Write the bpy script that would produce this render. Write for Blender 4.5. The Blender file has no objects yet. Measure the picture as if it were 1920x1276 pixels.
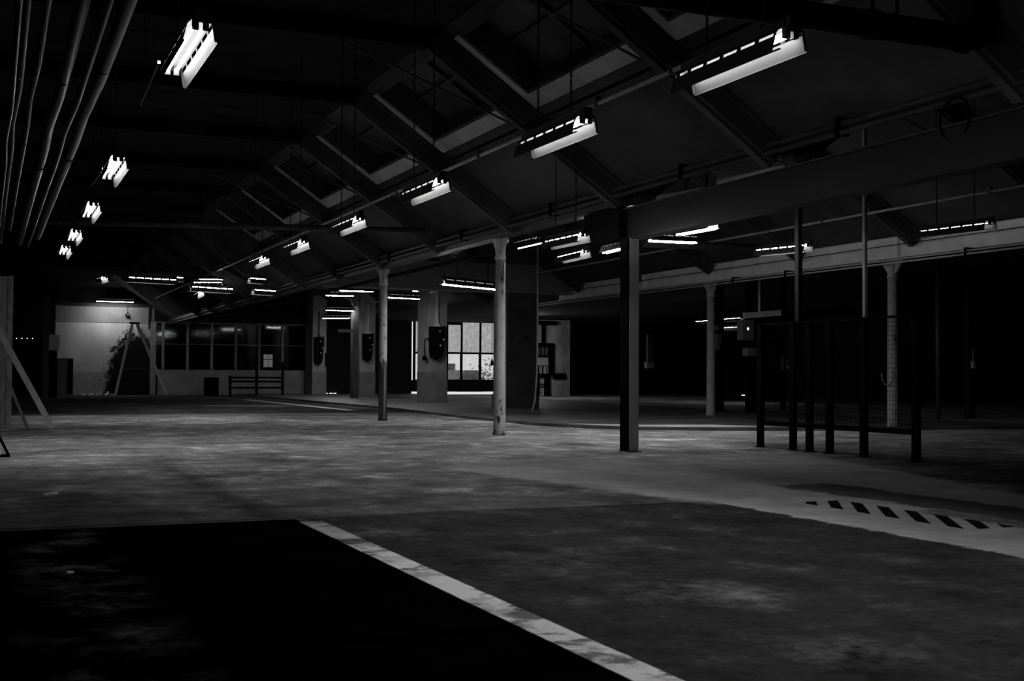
import bpy, math, random
from math import *
from mathutils import Vector, Matrix
random.seed(7)
S = bpy.context.scene
C = S.collection

# ------------------------------------------------------------------ camera
FPX, EYE = 2300.0, 0.95
TH, PIT, ROLL = radians(23.2), atan(65 / 2300), .005
cp, sp = cos(PIT), sin(PIT)
fw = Vector((sin(TH) * cp, cos(TH) * cp, sp))
r0 = Vector((cos(TH), -sin(TH), 0))
u1 = Vector((-sin(TH) * sp, -cos(TH) * sp, cp))
rt = cos(ROLL) * r0 + sin(ROLL) * u1
up = -sin(ROLL) * r0 + cos(ROLL) * u1
cam = bpy.data.cameras.new('camera')
cam.sensor_width = 36.0
cam.lens = 36.0 * FPX / 1920.0
cam.clip_end = 300
co = bpy.data.objects.new('camera', cam)
M = Matrix((rt, up, -fw)).transposed().to_4x4()
M.translation = Vector((0, 0, EYE))
co.matrix_world = M
C.objects.link(co)
S.camera = co

# ------------------------------------------------------------------ world, exposure, light levels
w = bpy.data.worlds.new('overcast'); S.world = w; w.use_nodes = True
bg = w.node_tree.nodes['Background']
bg.inputs[0].default_value = (1, 1, 1, 1); bg.inputs[1].default_value = 1.1
S.view_settings.view_transform = 'Standard'; S.view_settings.look = 'None'
S.view_settings.exposure = 0.0; S.view_settings.gamma = 1.0
S.view_settings.use_curve_mapping = False
TUBE = 110.0         # radiance of a fluorescent tube

# ------------------------------------------------------------------ pixel rays to places in the hall
def ray(x, y): return fw + ((x - 960) / FPX) * rt + ((638 - y) / FPX) * up
def onZ(x, y, z):
    d = ray(x, y); t = (z - EYE) / d.z; return Vector((d.x * t, d.y * t, z))
def onY(x, y, Y):
    d = ray(x, y); t = Y / d.y; return Vector((d.x * t, Y, EYE + d.z * t))
def onX(x, y, X):
    d = ray(x, y); t = X / d.x; return Vector((X, d.y * t, EYE + d.z * t))

# ------------------------------------------------------------------ shader expression helper
class NT:
    def __init__(s, m): s.t = m.node_tree; s.n = s.t.nodes; s.l = s.t.links
    def put(s, sock, v):
        if isinstance(v, Q): s.l.new(v.s, sock)
        else: sock.default_value = v
    def m(s, op, *a, clamp=False):
        n = s.n.new('ShaderNodeMath'); n.operation = op; n.use_clamp = clamp
        for i, v in enumerate(a): s.put(n.inputs[i], v)
        return Q(s, n.outputs[0])
    def pos(s):
        g = s.n.new('ShaderNodeNewGeometry'); x = s.n.new('ShaderNodeSeparateXYZ')
        s.l.new(g.outputs['Position'], x.inputs[0]); s.p = g.outputs['Position']
        return Q(s, x.outputs[0]), Q(s, x.outputs[1]), Q(s, x.outputs[2])
    def vec(s, x, y, z):
        c = s.n.new('ShaderNodeCombineXYZ')
        for i, v in enumerate((x, y, z)): s.put(c.inputs[i], v)
        return c.outputs[0]
    def noise(s, v, scale=1.0, detail=5, rough=.6):
        n = s.n.new('ShaderNodeTexNoise'); s.l.new(v, n.inputs['Vector'])
        n.inputs['Scale'].default_value = scale; n.inputs['Detail'].default_value = detail
        n.inputs['Roughness'].default_value = rough
        return Q(s, n.outputs['Fac'])
class Q:
    def __init__(s, t, k): s.t = t; s.s = k
    def __add__(a, b): return a.t.m('ADD', a, b)
    __radd__ = __add__
    def __sub__(a, b): return a.t.m('SUBTRACT', a, b)
    def __rsub__(a, b): return a.t.m('SUBTRACT', b, a)
    def __mul__(a, b): return a.t.m('MULTIPLY', a, b)
    __rmul__ = __mul__
    def st(a, lo, hi):                   # 0 below lo, 1 above hi (or reversed)
        return a.t.m('MULTIPLY', a - lo, 1.0 / (hi - lo), clamp=True)
    def band(a, lo, hi, e): return a.st(lo - e, lo + e) * a.st(hi + e, hi - e)
    def inv(a): return 1.0 - a
    def frac(a): return a.t.m('FRACT', a)
def lerp(a, b, f): return a * f.inv() + b * f if isinstance(a, Q) else (f.inv() * a + (b * f if isinstance(b, Q) else f * b))

def newmat(name, rough=.7, metal=0.0, spec=.3):
    m = bpy.data.materials.new(name); m.use_nodes = True
    b = m.node_tree.nodes['Principled BSDF']
    b.inputs['Roughness'].default_value = rough; b.inputs['Metallic'].default_value = metal
    b.inputs['Specular IOR Level'].default_value = spec
    return m, b
def grey(nt, b, q, mx=.95):
    v = nt.m('MINIMUM', q, mx)
    nt.l.new(nt.vec(v, v, v), b.inputs['Base Color'])
def mat(name, lo, hi, scale=2.0, rough=.7, metal=0.0, bump=0.0, stretch=(1, 1, 1), spec=.3):
    m, b = newmat(name, rough, metal, spec)
    t = NT(m); x, y, z = t.pos()
    n = t.noise(t.vec(x * stretch[0], y * stretch[1], z * stretch[2]), scale)
    f = n.st(.3, .7)
    grey(t, b, f * (hi - lo) + lo)
    if bump:
        bn = t.n.new('ShaderNodeBump'); bn.inputs['Strength'].default_value = bump
        bn.inputs['Distance'].default_value = .01
        t.l.new(n.s, bn.inputs['Height']); t.l.new(bn.outputs[0], b.inputs['Normal'])
    return m
def emit(name, s):
    m = bpy.data.materials.new(name); m.use_nodes = True
    t = m.node_tree; t.nodes.clear()
    e = t.nodes.new('ShaderNodeEmission'); e.inputs[1].default_value = s
    o = t.nodes.new('ShaderNodeOutputMaterial'); t.links.new(e.outputs[0], o.inputs[0])
    return m

MT = {}
MT['black_metal'] = mat('black painted metal', .003, .007, 6, .7, spec=.02)
MT['dark_metal'] = mat('dark metal', .02, .045, 4, .45)
MT['iron'] = mat('dull iron', .04, .09, 5, .5, .3)
MT['pipe'] = mat('grey pipe', .02, .07, 5, .35, .0, stretch=(1, .3, 1), spec=.12)
MT['pipe_dark'] = mat('dark pipe', .002, .006, 5, .3, .0, spec=.06)
MT['rafter'] = mat('grimy concrete rafter', .03, .09, 1.5, .75, bump=.3, spec=.15)
MT['roof'] = mat('dark plaster roof', .036, .09, .9, .9, bump=.2, spec=.1)  # plaster kept to a low base tone
MT['roof_flat'] = mat('shade black ceiling', .003, .03, 1.2, .95, spec=.05, stretch=(1, 2, 1))  # flat and left roof coloured near black to stand for shade
MT['skyframe'] = mat('pale skylight lining', .3, .6, 2, .6)
MT['roof_dark'] = mat('dark far roof', .012, .03, .7, .9)
MT['frame'] = mat('pale frame paint', .3, .5, 3, .6)
MT['reflector'] = mat('grey enamel reflector', .024, .030, 3, .7, spec=.05)
MT['tray'] = mat('dark gear tray', .008, .011, 5, .8, spec=.03)
MT['housing'] = mat('black lamp housing', .006, .012, 5, .7)
MT['tube'] = emit('glowing tube', TUBE)
MT['girder'] = mat('painted girder', .008, .013, 1.2, .33, spec=.3)
MT['girder_pale'] = mat('pale girder paint', .6, .85, 2.5, .6, bump=.2)
MT['dark_wall'] = mat('near black wall', .006, .015, 1, .9)  # near-black base tone
MT['pillar'] = mat('pillar plaster', .24, .42, 1.6, .8, bump=.3)
MT['pillar_dark'] = mat('dark pillar plaster', .05, .11, 1.6, .85, bump=.3)
MT['wood'] = mat('raw timber', .6, .85, 3, .7, stretch=(4, 4, .4))
MT['wood_dark'] = mat('dark timber', .15, .4, 3, .7, stretch=(4, 4, .4))
MT['osb'] = mat('chipboard sheet', .3, .75, 9, .8, stretch=(1, 1, .5))
MT['white'] = mat('white paint', .6, .75, 4, .6)
MT['cabinet'] = mat('grey cabinet paint', .12, .18, 2, .5)
MT['outside_pale'] = mat('pale render outside', .75, .9, 2, .8)
MT['outside_mid'] = mat('grey outside', .3, .5, 3, .8)
MT['outside_dark'] = mat('dark outside', .03, .15, 2, .5)
MT['small_glow'] = emit('indicator', 1.5)  # shared by indicators, gaps of light and the batten glints
MT['pv'] = mat('porcelain', .5, .7, 5, .3)

# ------------------------------------------------------------------ mesh helpers
class MB:
    def __init__(s): s.v = []; s.f = []
    def add(s, vs, fs):
        o = len(s.v); s.v += [tuple(p) for p in vs]; s.f += [tuple(i + o for i in q) for q in fs]; return s
    def box(s, a, b):
        x0, y0, z0 = a; x1, y1, z1 = b
        return s.add([(x0,y0,z0),(x1,y0,z0),(x1,y1,z0),(x0,y1,z0),(x0,y0,z1),(x1,y0,z1),(x1,y1,z1),(x0,y1,z1)],
                     [(0,3,2,1),(4,5,6,7),(0,1,5,4),(1,2,6,5),(2,3,7,6),(3,0,4,7)])
    def bar(s, p, q, a, b, side=None):          # box of section a x b from p to q
        p, q = Vector(p), Vector(q); d = (q - p).normalized()
        h = Vector(side) if side else (Vector((0, 0, 1)) if abs(d.z) < .9 else Vector((1, 0, 0)))
        u = d.cross(h).normalized(); v = u.cross(d).normalized()
        vs = []
        for c in (p, q):
            for i, j in ((-1,-1),(1,-1),(1,1),(-1,1)): vs.append(c + u * i * a / 2 + v * j * b / 2)
        return s.add(vs, [(0,3,2,1),(4,5,6,7),(0,1,5,4),(1,2,6,5),(2,3,7,6),(3,0,4,7)])
    def tube(s, pts, r, n=8, closed=False):
        pts = [Vector(p) for p in pts]; k = len(pts); vs = []
        rs = r if isinstance(r, (list, tuple)) else [r] * k
        prev = None
        for i, p in enumerate(pts):
            if closed: d = pts[(i + 1) % k] - pts[i - 1]
            else: d = pts[min(i + 1, k - 1)] - pts[max(i - 1, 0)]
            d.normalize()
            if prev is None:
                h = Vector((0, 0, 1)) if abs(d.z) < .9 else Vector((1, 0, 0))
            else: h = prev
            u = (h - d * h.dot(d)).normalized(); v = d.cross(u); prev = u
            for j in range(n):
                a = 2 * pi * j / n; vs.append(p + (u * cos(a) + v * sin(a)) * rs[i])
        fs = []
        for i in range(k if closed else k - 1):
            for j in range(n):
                a, b = i * n + j, i * n + (j + 1) % n; c = ((i + 1) % k) * n
                fs.append((a, b, c + (j + 1) % n, c + j))
        if not closed:
            fs.append(tuple(reversed(range(n)))); fs.append(tuple((k - 1) * n + j for j in range(n)))
        return s.add(vs, fs)
    def prism(s, poly, d):                       # closed polygon (3d points) pushed along d
        n = len(poly); d = Vector(d); P = [Vector(p) for p in poly]
        return s.add(P + [p + d for p in P], [tuple(range(n - 1, -1, -1)), tuple(range(n, 2 * n))] +
                     [(i, (i + 1) % n, n + (i + 1) % n, n + i) for i in range(n)])
    def build(s, name, m, parent=None, smooth=False, bevel=0):
        me = bpy.data.meshes.new(name); me.from_pydata(s.v, [], s.f); me.validate(); me.update()
        me.materials.append(MT[m] if isinstance(m, str) else m)
        if smooth:
            for p in me.polygons: p.use_smooth = len(p.vertices) == 4
        o = bpy.data.objects.new(name, me); C.objects.link(o)
        if parent: o.parent = parent
        if bevel:
            md = o.modifiers.new('bevel', 'BEVEL'); md.width = bevel; md.segments = 2; md.limit_method = 'ANGLE'
        return o
def tag(o, label, cat=None, group=None):
    o['label'] = label
    if cat: o['category'] = cat
    if group: o['group'] = group
    return o
def thing(name, loc, label, cat, group=None, rz=0):
    o = bpy.data.objects.new(name, None); o.location = loc; o.rotation_euler.z = rz
    o.empty_display_size = .1; C.objects.link(o); return tag(o, label, cat, group)
def struct(o): o['kind'] = 'structure'; return o
def stuff(o, label, cat): o['kind'] = 'stuff'; return tag(o, label, cat)

# ------------------------------------------------------------------ floor
def floor_mat():
    m, b = newmat('worn concrete floor', .8, 0, .0)
    t = NT(m); X, Y, Z = t.pos()
    big = t.noise(t.vec(X, Y, 0.0), .55, 6, .65)
    mid = t.noise(t.vec(X * 1.1, Y * .8, 3.0), 2.3, 7, .7)
    streak = t.noise(t.vec(X, Y * 1.25, 7.0), 1.5, 7, .72)
    fine = t.noise(t.vec(X, Y, 5.0), 14, 6, .75)
    edge = (t.noise(t.vec(X, Y, 9.0), 5, 5, .7) - .5)
    mott = (mid.st(.34, .66) * .6 + streak.st(.34, .66) * .6 + fine.st(.35, .65) * .35 + .15)
    # general floor
    c = big.st(.32, .68) * .34 + .2
    c = c * mott
    # front right slab: darker coat with scuffs
    xs = X + edge * .04
    fr = (Y + edge * .03).st(8.02, 7.98) * X.st(1.93, 1.95)
    scuff = mid.st(.55, .72) * streak.st(.45, .7)
    dk = (mid.st(.36, .66) * .09 + streak.st(.36, .66) * .06 + fine.st(.35, .65) * .07 + .035) + scuff * .7
    def blot(x0, y0, r, q=1.0):
        dx = X - x0; dy = (Y - y0) * q
        return (t.m('SQRT', dx * dx + dy * dy) + edge * r * 1.4).st(r, r * .3)
    bl_ = t.m('MAXIMUM', blot(2.90, 4.66, .42), blot(2.76, 3.48, .3)); bl_ = t.m('MAXIMUM', bl_, blot(2.73, 5.73, .5) * .4)
    bl_ = t.m('MAXIMUM', bl_, blot(2.26, 7.04, .4) * .5)
    dk = dk + bl_ * (mid.st(.42, .62) * .25 + fine.st(.42, .6) * .12)
    c = lerp(c, dk * 1.1, fr)
    # front left slab: almost black coat, worn on the left
    fl = Y.st(8.0, 7.96) * X.st(1.9, 1.87)
    worn = (mid.st(.46, .62) * streak.st(.42, .56)) * (X + edge * .3).band(.22, .62, .12) * .16
    c = lerp(c, (mid.st(.35, .7) * .006 + .0035) + worn * 2.0, fl)
    sc2 = (mid.st(.5, .64) * streak.st(.48, .62)) * .5
    c = c + sc2 * Y.band(8.5, 28.0, .5)
    # darker between the joint and the middle of the hall, most on the left
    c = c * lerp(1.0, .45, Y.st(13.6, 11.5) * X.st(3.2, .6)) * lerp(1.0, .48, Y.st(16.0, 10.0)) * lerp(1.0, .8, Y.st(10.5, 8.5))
    # pale concrete beside the hatching
    n3 = X + edge * .25
    pale = (n3 + Y.st(8.0, 12.5) * .55).st(5.04, 5.09) * (Y + edge * 1.2).st(13.0, 11.5) * (X + edge * .5 - Y * .3).st(5.6, 5.4)
    pale2 = (X + Y * .18 + edge * .4).st(6.3, 6.5) * Y.band(8.0, 11.8, .3) * (X + edge).st(8.4, 7.8)
    pm = t.m('MAXIMUM', pale, pale2)
    pc = (streak.st(.36, .66) * .22 + mid.st(.36, .66) * .18 + .5) * lerp(.62, 1.0, Y.st(9.2, 7.8))
    c = lerp(c, pc, pm)
    # dark spill behind the hatching
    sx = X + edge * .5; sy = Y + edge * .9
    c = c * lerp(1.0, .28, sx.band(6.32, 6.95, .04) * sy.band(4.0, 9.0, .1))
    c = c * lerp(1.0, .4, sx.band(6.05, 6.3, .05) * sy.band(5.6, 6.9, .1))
    # far right: darker floor
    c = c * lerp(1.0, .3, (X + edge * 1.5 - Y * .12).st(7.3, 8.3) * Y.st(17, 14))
    # hatched marking
    u = Y - (X - 5.66) * 1.45
    bl = ((u - 5.98) * (1 / .295)).frac()
    hat = bl.band(0.0, .5, .03) * (X + edge * .03).band(5.66, 6.07, .008) * Y.band(5.95, 7.72, .01)
    c = lerp(c, .018, hat)
    # far floor, darker
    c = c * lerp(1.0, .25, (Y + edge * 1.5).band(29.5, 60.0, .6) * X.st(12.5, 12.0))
    # painted stripe, worn
    sw = (mid.st(.38, .5) * .55 + .45) * (t.noise(t.vec(X * 1.2, Y * 1.6, 2.0), 2.6, 5).st(.40, .46) * .75 + .25)
    st = (X + edge * .016).band(1.87, 2.02, .006) * Y.st(7.85, 7.8) * sw * (Y.st(7.2, 6.4) * .65 + .35)
    c = lerp(c, streak.st(.36, .66) * .3 + mid.st(.36, .66) * .3 + .6, st)
    # joints
    def joint(q, at, wd, k, base): return base * lerp(1.0, k, q.band(at - wd, at + wd, wd * .5))
    wob = edge * .04
    c = c * lerp(1.0, .15, (Y + wob + X * .025).band(8.09, 8.12, .01) * X.st(4.9, 4.8))
    c = c * lerp(1.0, .4, (Y + wob).band(18.2, 18.23, .012) * X.st(7, 6.9))
    c = c * lerp(1.0, .4, (Y + wob).band(13.2, 13.24, .02) * X.st(7, 6.9))
    c = c * lerp(1.0, .3, (Y + wob * 2 - X * .02).band(4.2, 4.27, .03) * X.st(1.9, 1.87))
    c = c * lerp(1.0, .5, (X + edge * .2).band(1.6, 1.85, .12) * Y.band(8.0, 14.0, .2))
    # pale lines far away
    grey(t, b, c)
    bn = t.n.new('ShaderNodeBump'); bn.inputs['Strength'].default_value = .25; bn.inputs['Distance'].default_value = .01
    t.l.new(mid.s, bn.inputs['Height']); t.l.new(bn.outputs[0], b.inputs['Normal'])
    t.put(b.inputs['Roughness'], streak.st(.3, .7) * .2 + .6)
    return m
FM = floor_mat()
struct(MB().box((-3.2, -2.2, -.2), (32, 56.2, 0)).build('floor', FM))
# thin raised slab of the middle bay
edge_pts = [(10.3, 55.6), (10.16, 31.67), (9.63, 25.11), (9.57, 21.29), (9.92, 19.73), (10.54, 18.88), (11.75, 18.3), (12.4, 18.0), (14.0, 17.6), (18.5, 17.1), (18.5, 55.6)]
slab_m = mat('raised slab concrete', .02, .2, .9, .55, bump=.3, stretch=(.7, 2, 1))
struct(MB().prism([(x, y, 0.0) for x, y in edge_pts], (0, 0, .055)).build('floor_slab', slab_m))
# pale lines lying on the floor
def pale_line(pts, wd, z, label, m='white', grp='thin pale lines on the far floor'):
    b = MB()
    P = [Vector((p[0], p[1], z)) for p in pts]
    for a, c in zip(P, P[1:]): b.bar(a, c, wd, .004)
    return tag(b.build('floor_pale_shape', m), label, 'floor marking', grp)
a, c = onZ(462, 749, 0), onZ(659, 769, 0)
pale_line([a, c], .28, .002, 'long thin pale line crossing the far floor at a slant')
a, c = onZ(385, 760, 0), onZ(532, 761, 0)
pale_line([a, c], .22, .002, 'short straight pale line on the dark far floor')
slab_light_m = mat('slab light pool colour', .75, .95, 1.2, .5, stretch=(1, 3, 1))  # near-white colour stands for the pool of light on the slab
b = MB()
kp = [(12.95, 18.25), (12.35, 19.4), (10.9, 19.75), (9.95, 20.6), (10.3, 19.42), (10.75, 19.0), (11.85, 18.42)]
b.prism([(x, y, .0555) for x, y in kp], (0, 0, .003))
tag(b.build('floor_pale_shape', slab_light_m), 'pool of light painted as a pale patch on the raised slab behind the square column', 'floor marking')

# ------------------------------------------------------------------ roof
ZE, ZT = 3.32, 5.07
XL, XK0, XK1, XC = -2.96, -.41, 4.95, 7.5
YR = [.3 + 3.33 * i for i in range(17)]          # rafter planes
YR = [y + .2 for y in YR]                        # .5, 3.83, 7.16 ...
def slope_piece(b, p, q, Y0, Y1, t0, t1, n0=0, n1=.12):
    p, q = Vector((p[0], 0, p[1])), Vector((q[0], 0, q[1])); d = q - p
    nrm = Vector((-d.z, 0, d.x)).normalized()
    if nrm.z < 0: nrm = -nrm
    P = [p + d * t0 + nrm * n0, p + d * t1 + nrm * n0, p + d * t1 + nrm * n1, p + d * t0 + nrm * n1]
    b.prism([(v.x, Y0, v.z) for v in P], (0, Y1 - Y0, 0))
b = MB()
Yend = 56
f_ = MB().box((XK0, -2.2, ZT), (XK1, Yend, ZT + .15)); slope_piece(f_, (XK0, ZT), (XL, ZE), -2.2, Yend, 0, 1)
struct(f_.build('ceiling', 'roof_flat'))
slope_piece(b, (XK1, ZT), (XC, ZE), -2.2, Yend, 0, .05)
slope_piece(b, (XK1, ZT), (XC, ZE), -2.2, Yend, .42, 1)
holes = []
yy = -2.2
for y0, y1 in zip(YR, YR[1:]):
    if y1 > 31: break
    h0, h1 = y0 + .42, y1 - .3
    slope_piece(b, (XK1, ZT), (XC, ZE), yy, h0, .05, .42)
    yy = h1; holes.append((h0, h1))
slope_piece(b, (XK1, ZT), (XC, ZE), yy, Yend, .05, .42)
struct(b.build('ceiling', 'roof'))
# middle bay roof and side bay roof
b = MB()
slope_piece(b, (10.05, ZT), (XC, ZE), -2.2, Yend, 0, 1)
struct(MB().box((10.05, -2.2, ZT), (12.65, Yend, ZT + .15)).build('ceiling', 'roof_flat'))
slope_piece(b, (12.65, ZT), (15.2, 3.5), -2.2, Yend, 0, 1)
struct(b.build('ceiling', 'roof'))
struct(MB().box((15.2, -2.2, 3.5), (32, Yend, 3.65)).build('ceiling', 'roof_dark'))
# walls
struct(MB().box((-3.2, -2.2, 0), (XL, 56.2, 5.3)).build('wall_left', 'dark_wall'))
struct(MB().box((-3.2, -2.4, 0), (32, -2.2, 5.3)).build('wall_front', 'dark_wall'))
struct(MB().box((32, -2.4, 0), (32.2, 56.2, 5.3)).build('wall_right', 'dark_wall'))
# skylights: raised kerb with a boarded pane
sl = mat('boarded skylight pane', .03, .12, 1.3, .8, stretch=(1, 2, 1))
ordn = ['first', 'second', 'third', 'fourth', 'fifth', 'sixth', 'seventh', 'eighth', 'ninth', 'tenth', 'eleventh', 'twelfth', 'thirteenth', 'fourteenth', 'fifteenth', 'sixteenth']
for i, (h0, h1) in enumerate(holes):
    t = thing('skylight', (0, h0, 0), 'boarded skylight recess in the right roof slope, %s one from the camera end' % ordn[i], 'skylight', 'skylights in the right roof slope')
    L = h1 - h0
    k = MB()
    pq = ((XK1, ZT), (XC, ZE))
    slope_piece(k, *pq, 0, .05, .052, .418, .0, .42); slope_piece(k, *pq, L - .05, L, .052, .418, .0, .42)
    slope_piece(k, *pq, .05, L - .05, .052, .07, .0, .42); slope_piece(k, *pq, .05, L - .05, .395, .418, .0, .42)
    k.build('kerb', 'rafter', t)
    k = MB(); slope_piece(k, *pq, -.1, L + .12, .405, .475, -.022, -.001); slope_piece(k, *pq, L - .03, L + .12, .052, .405, -.022, -.001)
    k.build('frame', 'skyframe', t)
    k = MB(); slope_piece(k, *pq, .05, L - .05, .07, .395, .36, .42); k.build('pane', sl, t)
    k = MB(); slope_piece(k, *pq, L * .5 - .03, L * .5 + .03, .07, .395, .3, .36)
    slope_piece(k, *pq, .05, L - .05, .22, .235, .3, .36); k.build('glazing_bar', 'dark_metal', t)
# rafters
def rafter(Y, k, bay):
    if bay == 1: pts = [(XL, ZE), (XK0, ZT), (XK1, ZT), (XC, ZE)]; nm = 'main hall'
    else: pts = [(XC, ZE), (10.05, ZT), (12.65, ZT), (15.2, 3.5)]; nm = 'middle bay'
    t = thing('roof_rafter', (0, Y, 0), 'grimy roof rafter bent over the %s, %s one counted from the camera end' % (nm, ordn[k]), 'rafter', 'rafters of the ' + nm)
    b, f = MB(), MB(); fl = MB()
    for p, q in zip(pts, pts[1:]):
        if p[1] == q[1]:
            fl.box((p[0], -.09, p[1] - .22), (q[0], .09, p[1])); continue
        a, c = Vector((p[0], 0, p[1])), Vector((q[0], 0, q[1]))
        d = (c - a).normalized(); n = Vector((d.z, 0, -d.x))
        if n.z > 0: n = -n
        b, f = MB(), MB()
        b.bar(a + n * .12, c + n * .12, .2, .24, side=n); f.bar(a + n * .26, c + n * .26, .11, .05, side=n)
        b.bar(a + n * .02, c + n * .02, .3, .05, side=n)
        b.build('rib', 'rafter', t); f.build('flange', 'rafter', t)
    fl.build('flat_rib', 'roof_flat', t)  # flat part of the rafter darkened in colour, as if unlit
    # tie rods across the bend
    r = MB(); xe = pts[3][0]; xk = pts[2][0]
    g = .62; e = Vector((xk + (xe - xk) * g, .13, pts[2][1] + (pts[3][1] - pts[2][1]) * g - .12))
    r.tube([e, (xk - 1.4, .13, ZT - .12)], .016, 6); r.build('tie_rod', 'iron', t)
    return t
k = 0
for Y in YR:
    if 3 < Y < 50: rafter(Y, k, 1); k += 1
k = 0
for Y in YR:
    if 8 < Y < 40: rafter(Y, k, 2); k += 1
def ceilz(x):
    for p, q in (((XL, ZE), (XK0, ZT)), ((XK0, ZT), (XK1, ZT)), ((XK1, ZT), (XC, ZE)), ((XC, ZE), (10.05, ZT)), ((10.05, ZT), (12.65, ZT)), ((12.65, ZT), (15.2, 3.5)), ((15.2, 3.5), (32, 3.5))):
        if p[0] <= x <= q[0]: return p[1] + (q[1] - p[1]) * (x - p[0]) / (q[0] - p[0])
    return 3.5

# ------------------------------------------------------------------ pendant fluorescent lamps
LL = 1.04
def lamp_parts():
    h = LL / 2; T = .003
    R, TR = MB(), MB()
    for sgn in (-1, 1):
        y0 = -h + (.065 if sgn < 0 else 0)
        def sh(p, q, ya, yb, B=None):
            P = [(sgn * p[0], p[1]), (sgn * q[0], q[1]), (sgn * (q[0] + T), q[1] + T), (sgn * (p[0] + T), p[1] + T)]
            (B or R).prism([(x, ya, z) for x, z in P], (0, yb - ya, 0))
        sh((.080, .0), (.060, .077), y0, h)                     # side
        sh((.055, .097), (.038, .115), y0, h, TR)                   # shoulder above the slots
        n = 6; gap = .035; step = (h - y0) / n
        for i in range(n + 1):
            c = y0 + i * step; a_, b_ = max(y0, c - gap / 2), min(h, c + gap / 2)
            sh((.060, .077), (.055, .097), a_, b_, TR)              # webs between the light slots
        R.bar((sgn * .082, -h, -.003), (sgn * .082, h, -.003), .010, .006)
    TR.box((-.04, -h, .113), (.04, h, .117))
    for y in (-h, h - .004):
        R.prism([(.064, y, .004), (.082, y, .0), (.062, y, .1), (.04, y, .114), (-.04, y, .114), (-.04, y, .09), (.05, y, .09)], (0, .004, 0))
    H = MB().box((-.036, -h + .03, .1175), (.036, h - .03, .155)).box((-.03, -h - .01, .12), (.03, -h + .03, .165))
    Tb = []
    for sx in (-.024, .024): Tb.append(MB().tube([(sx, -h + .03, .087), (sx, h - .03, .087)], .0085, 8))
    K = []
    for sx in (-.024, .024):
        for y in (-h + .012, h - .03): K.append(MB().box((sx - .015, y, .062), (sx + .015, y + .03, .113)))
    return R, H, Tb, K, TR
def chain_mesh(z0, z1):
    b = MB(); z = z0; i = 0
    pts = [(.016 * cos(a), 0, z0 + .0 + .018 * sin(a) + .012) for a in [k * pi / 4 for k in range(8)]]
    b.tube(pts, .003, 4, closed=True); z = z0 + .03
    while z < z1 - .03:
        l = .042
        if i % 2: b.box((-.008, -.0025, z), (-.003, .0025, z + l)); b.box((.003, -.0025, z), (.008, .0025, z + l)); b.box((-.008, -.0025, z + l - .005), (.008, .0025, z + l)); b.box((-.008, -.0025, z), (.008, .0025, z + .005))
        else: b.box((-.0025, -.008, z), (.0025, -.003, z + l)); b.box((-.0025, .003, z), (.0025, .008, z + l)); b.box((-.0025, -.008, z + l - .005), (.0025, .008, z + l)); b.box((-.0025, -.008, z), (.0025, .008, z + .005))
        z += l - .008; i += 1
    b.box((-.01, -.01, z1 - .05), (.01, .01, z1 + .01))
    return b
_p = None
chains = {}
def lamp(x, y, z, rz, label, group, sc=1.0, low=0, thin=0):
    global _p
    t = thing('pendant_lamp', (x, y, z), label, 'lamp', group, rz)
    if _p is None:
        R, H, Tb, K, TR = lamp_parts()
        ref = R.build('reflector', 'reflector', t); hs = H.build('housing', 'housing', t); tr = TR.build('gear_tray', 'tray', t)
        tb = [q.build('fluorescent_tube', 'tube', t) for q in Tb]
        kk = [q.build('lamp_holder', 'housing', t) for q in K]
        _p = [ref, hs, tr] + tb + kk
        parts = _p
    else:
        parts = []
        for q in _p:
            c = q.copy(); C.objects.link(c); c.parent = t; parts.append(c)
    t.scale = (1, sc, 1)
    if low:
        for q in parts:
            if q.name.startswith('fluorescent_tube'): q.scale = (low, 1, low); q.location.z = -.087 * low - .004
    if thin:
        for q in parts:
            if q.name.startswith('fluorescent_tube'): q.scale = (thin, 1, thin); q.location.z = .087 * (1 - thin)
    for cy in (-.27, .27):
        top = ceilz(x - sin(rz) * cy * sc)
        hh = round(top - z, 2)
        if hh not in chains: chains[hh] = chain_mesh(.157, hh)
        if chains[hh] and not isinstance(chains[hh], bpy.types.Mesh):
            o = chains[hh].build('chain', 'housing', t); chains[hh] = o.data
        else:
            o = bpy.data.objects.new('chain', chains[hh]); C.objects.link(o); o.parent = t
        o.location.y = cy
    return t
def lamp_px(a, b, z, label, group, low=0, thin=0):
    """a = near or left end, b = the other end, both in the photograph; z = height of the rim"""
    P, Qp = onZ(*a, z), onZ(*b, z); d = Qp - P; c = (P + Qp) / 2
    rz = atan2(-d.x, d.y)
    return lamp(c.x, c.y, z, rz, label, group, d.length / LL, low or (1.7 if group == 'crosswise lamps of the far middle bay' else 0), thin or (.25 if 'dark side bay' in group else 0))
where = ['nearest the camera', 'second from the camera', 'third from the camera', 'fourth from the camera', 'fifth from the camera', 'farthest from the camera']
rows2 = [5.48, 7.73, 10.52, 13.33, 15.87, 18.25]
for i, y in enumerate(rows2):
    lamp(3.625 if i < 3 else 3.70, y, 2.555, 0, 'hanging fluorescent lamp of the central row, ' + where[i], 'lamps of the central row')
for y in (3.1, .75):  # lamps added out of view to brighten the foreground
    lamp(3.62, y, 2.555, 0, 'added unseen fluorescent lamp continuing the central row, above the camera and out of its view', 'added lamps over the camera')
lamp(.93, 3.6, 2.555, 0, 'added unseen fluorescent lamp continuing the left row, above the camera and out of its view', 'added lamps over the camera on the left')  # also added out of view for foreground light
rows1 = [6.52, 10.55, 13.35, 15.9, 17.9]
for i, y in enumerate(rows1):
    lamp(.93 if i < 2 else .96, y, 2.555, 0, 'hanging fluorescent lamp of the left row, ' + (where[i] if i < 4 else 'farthest from the camera'), 'lamps of the left row')
G2 = 'lamps of the middle bay'
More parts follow.
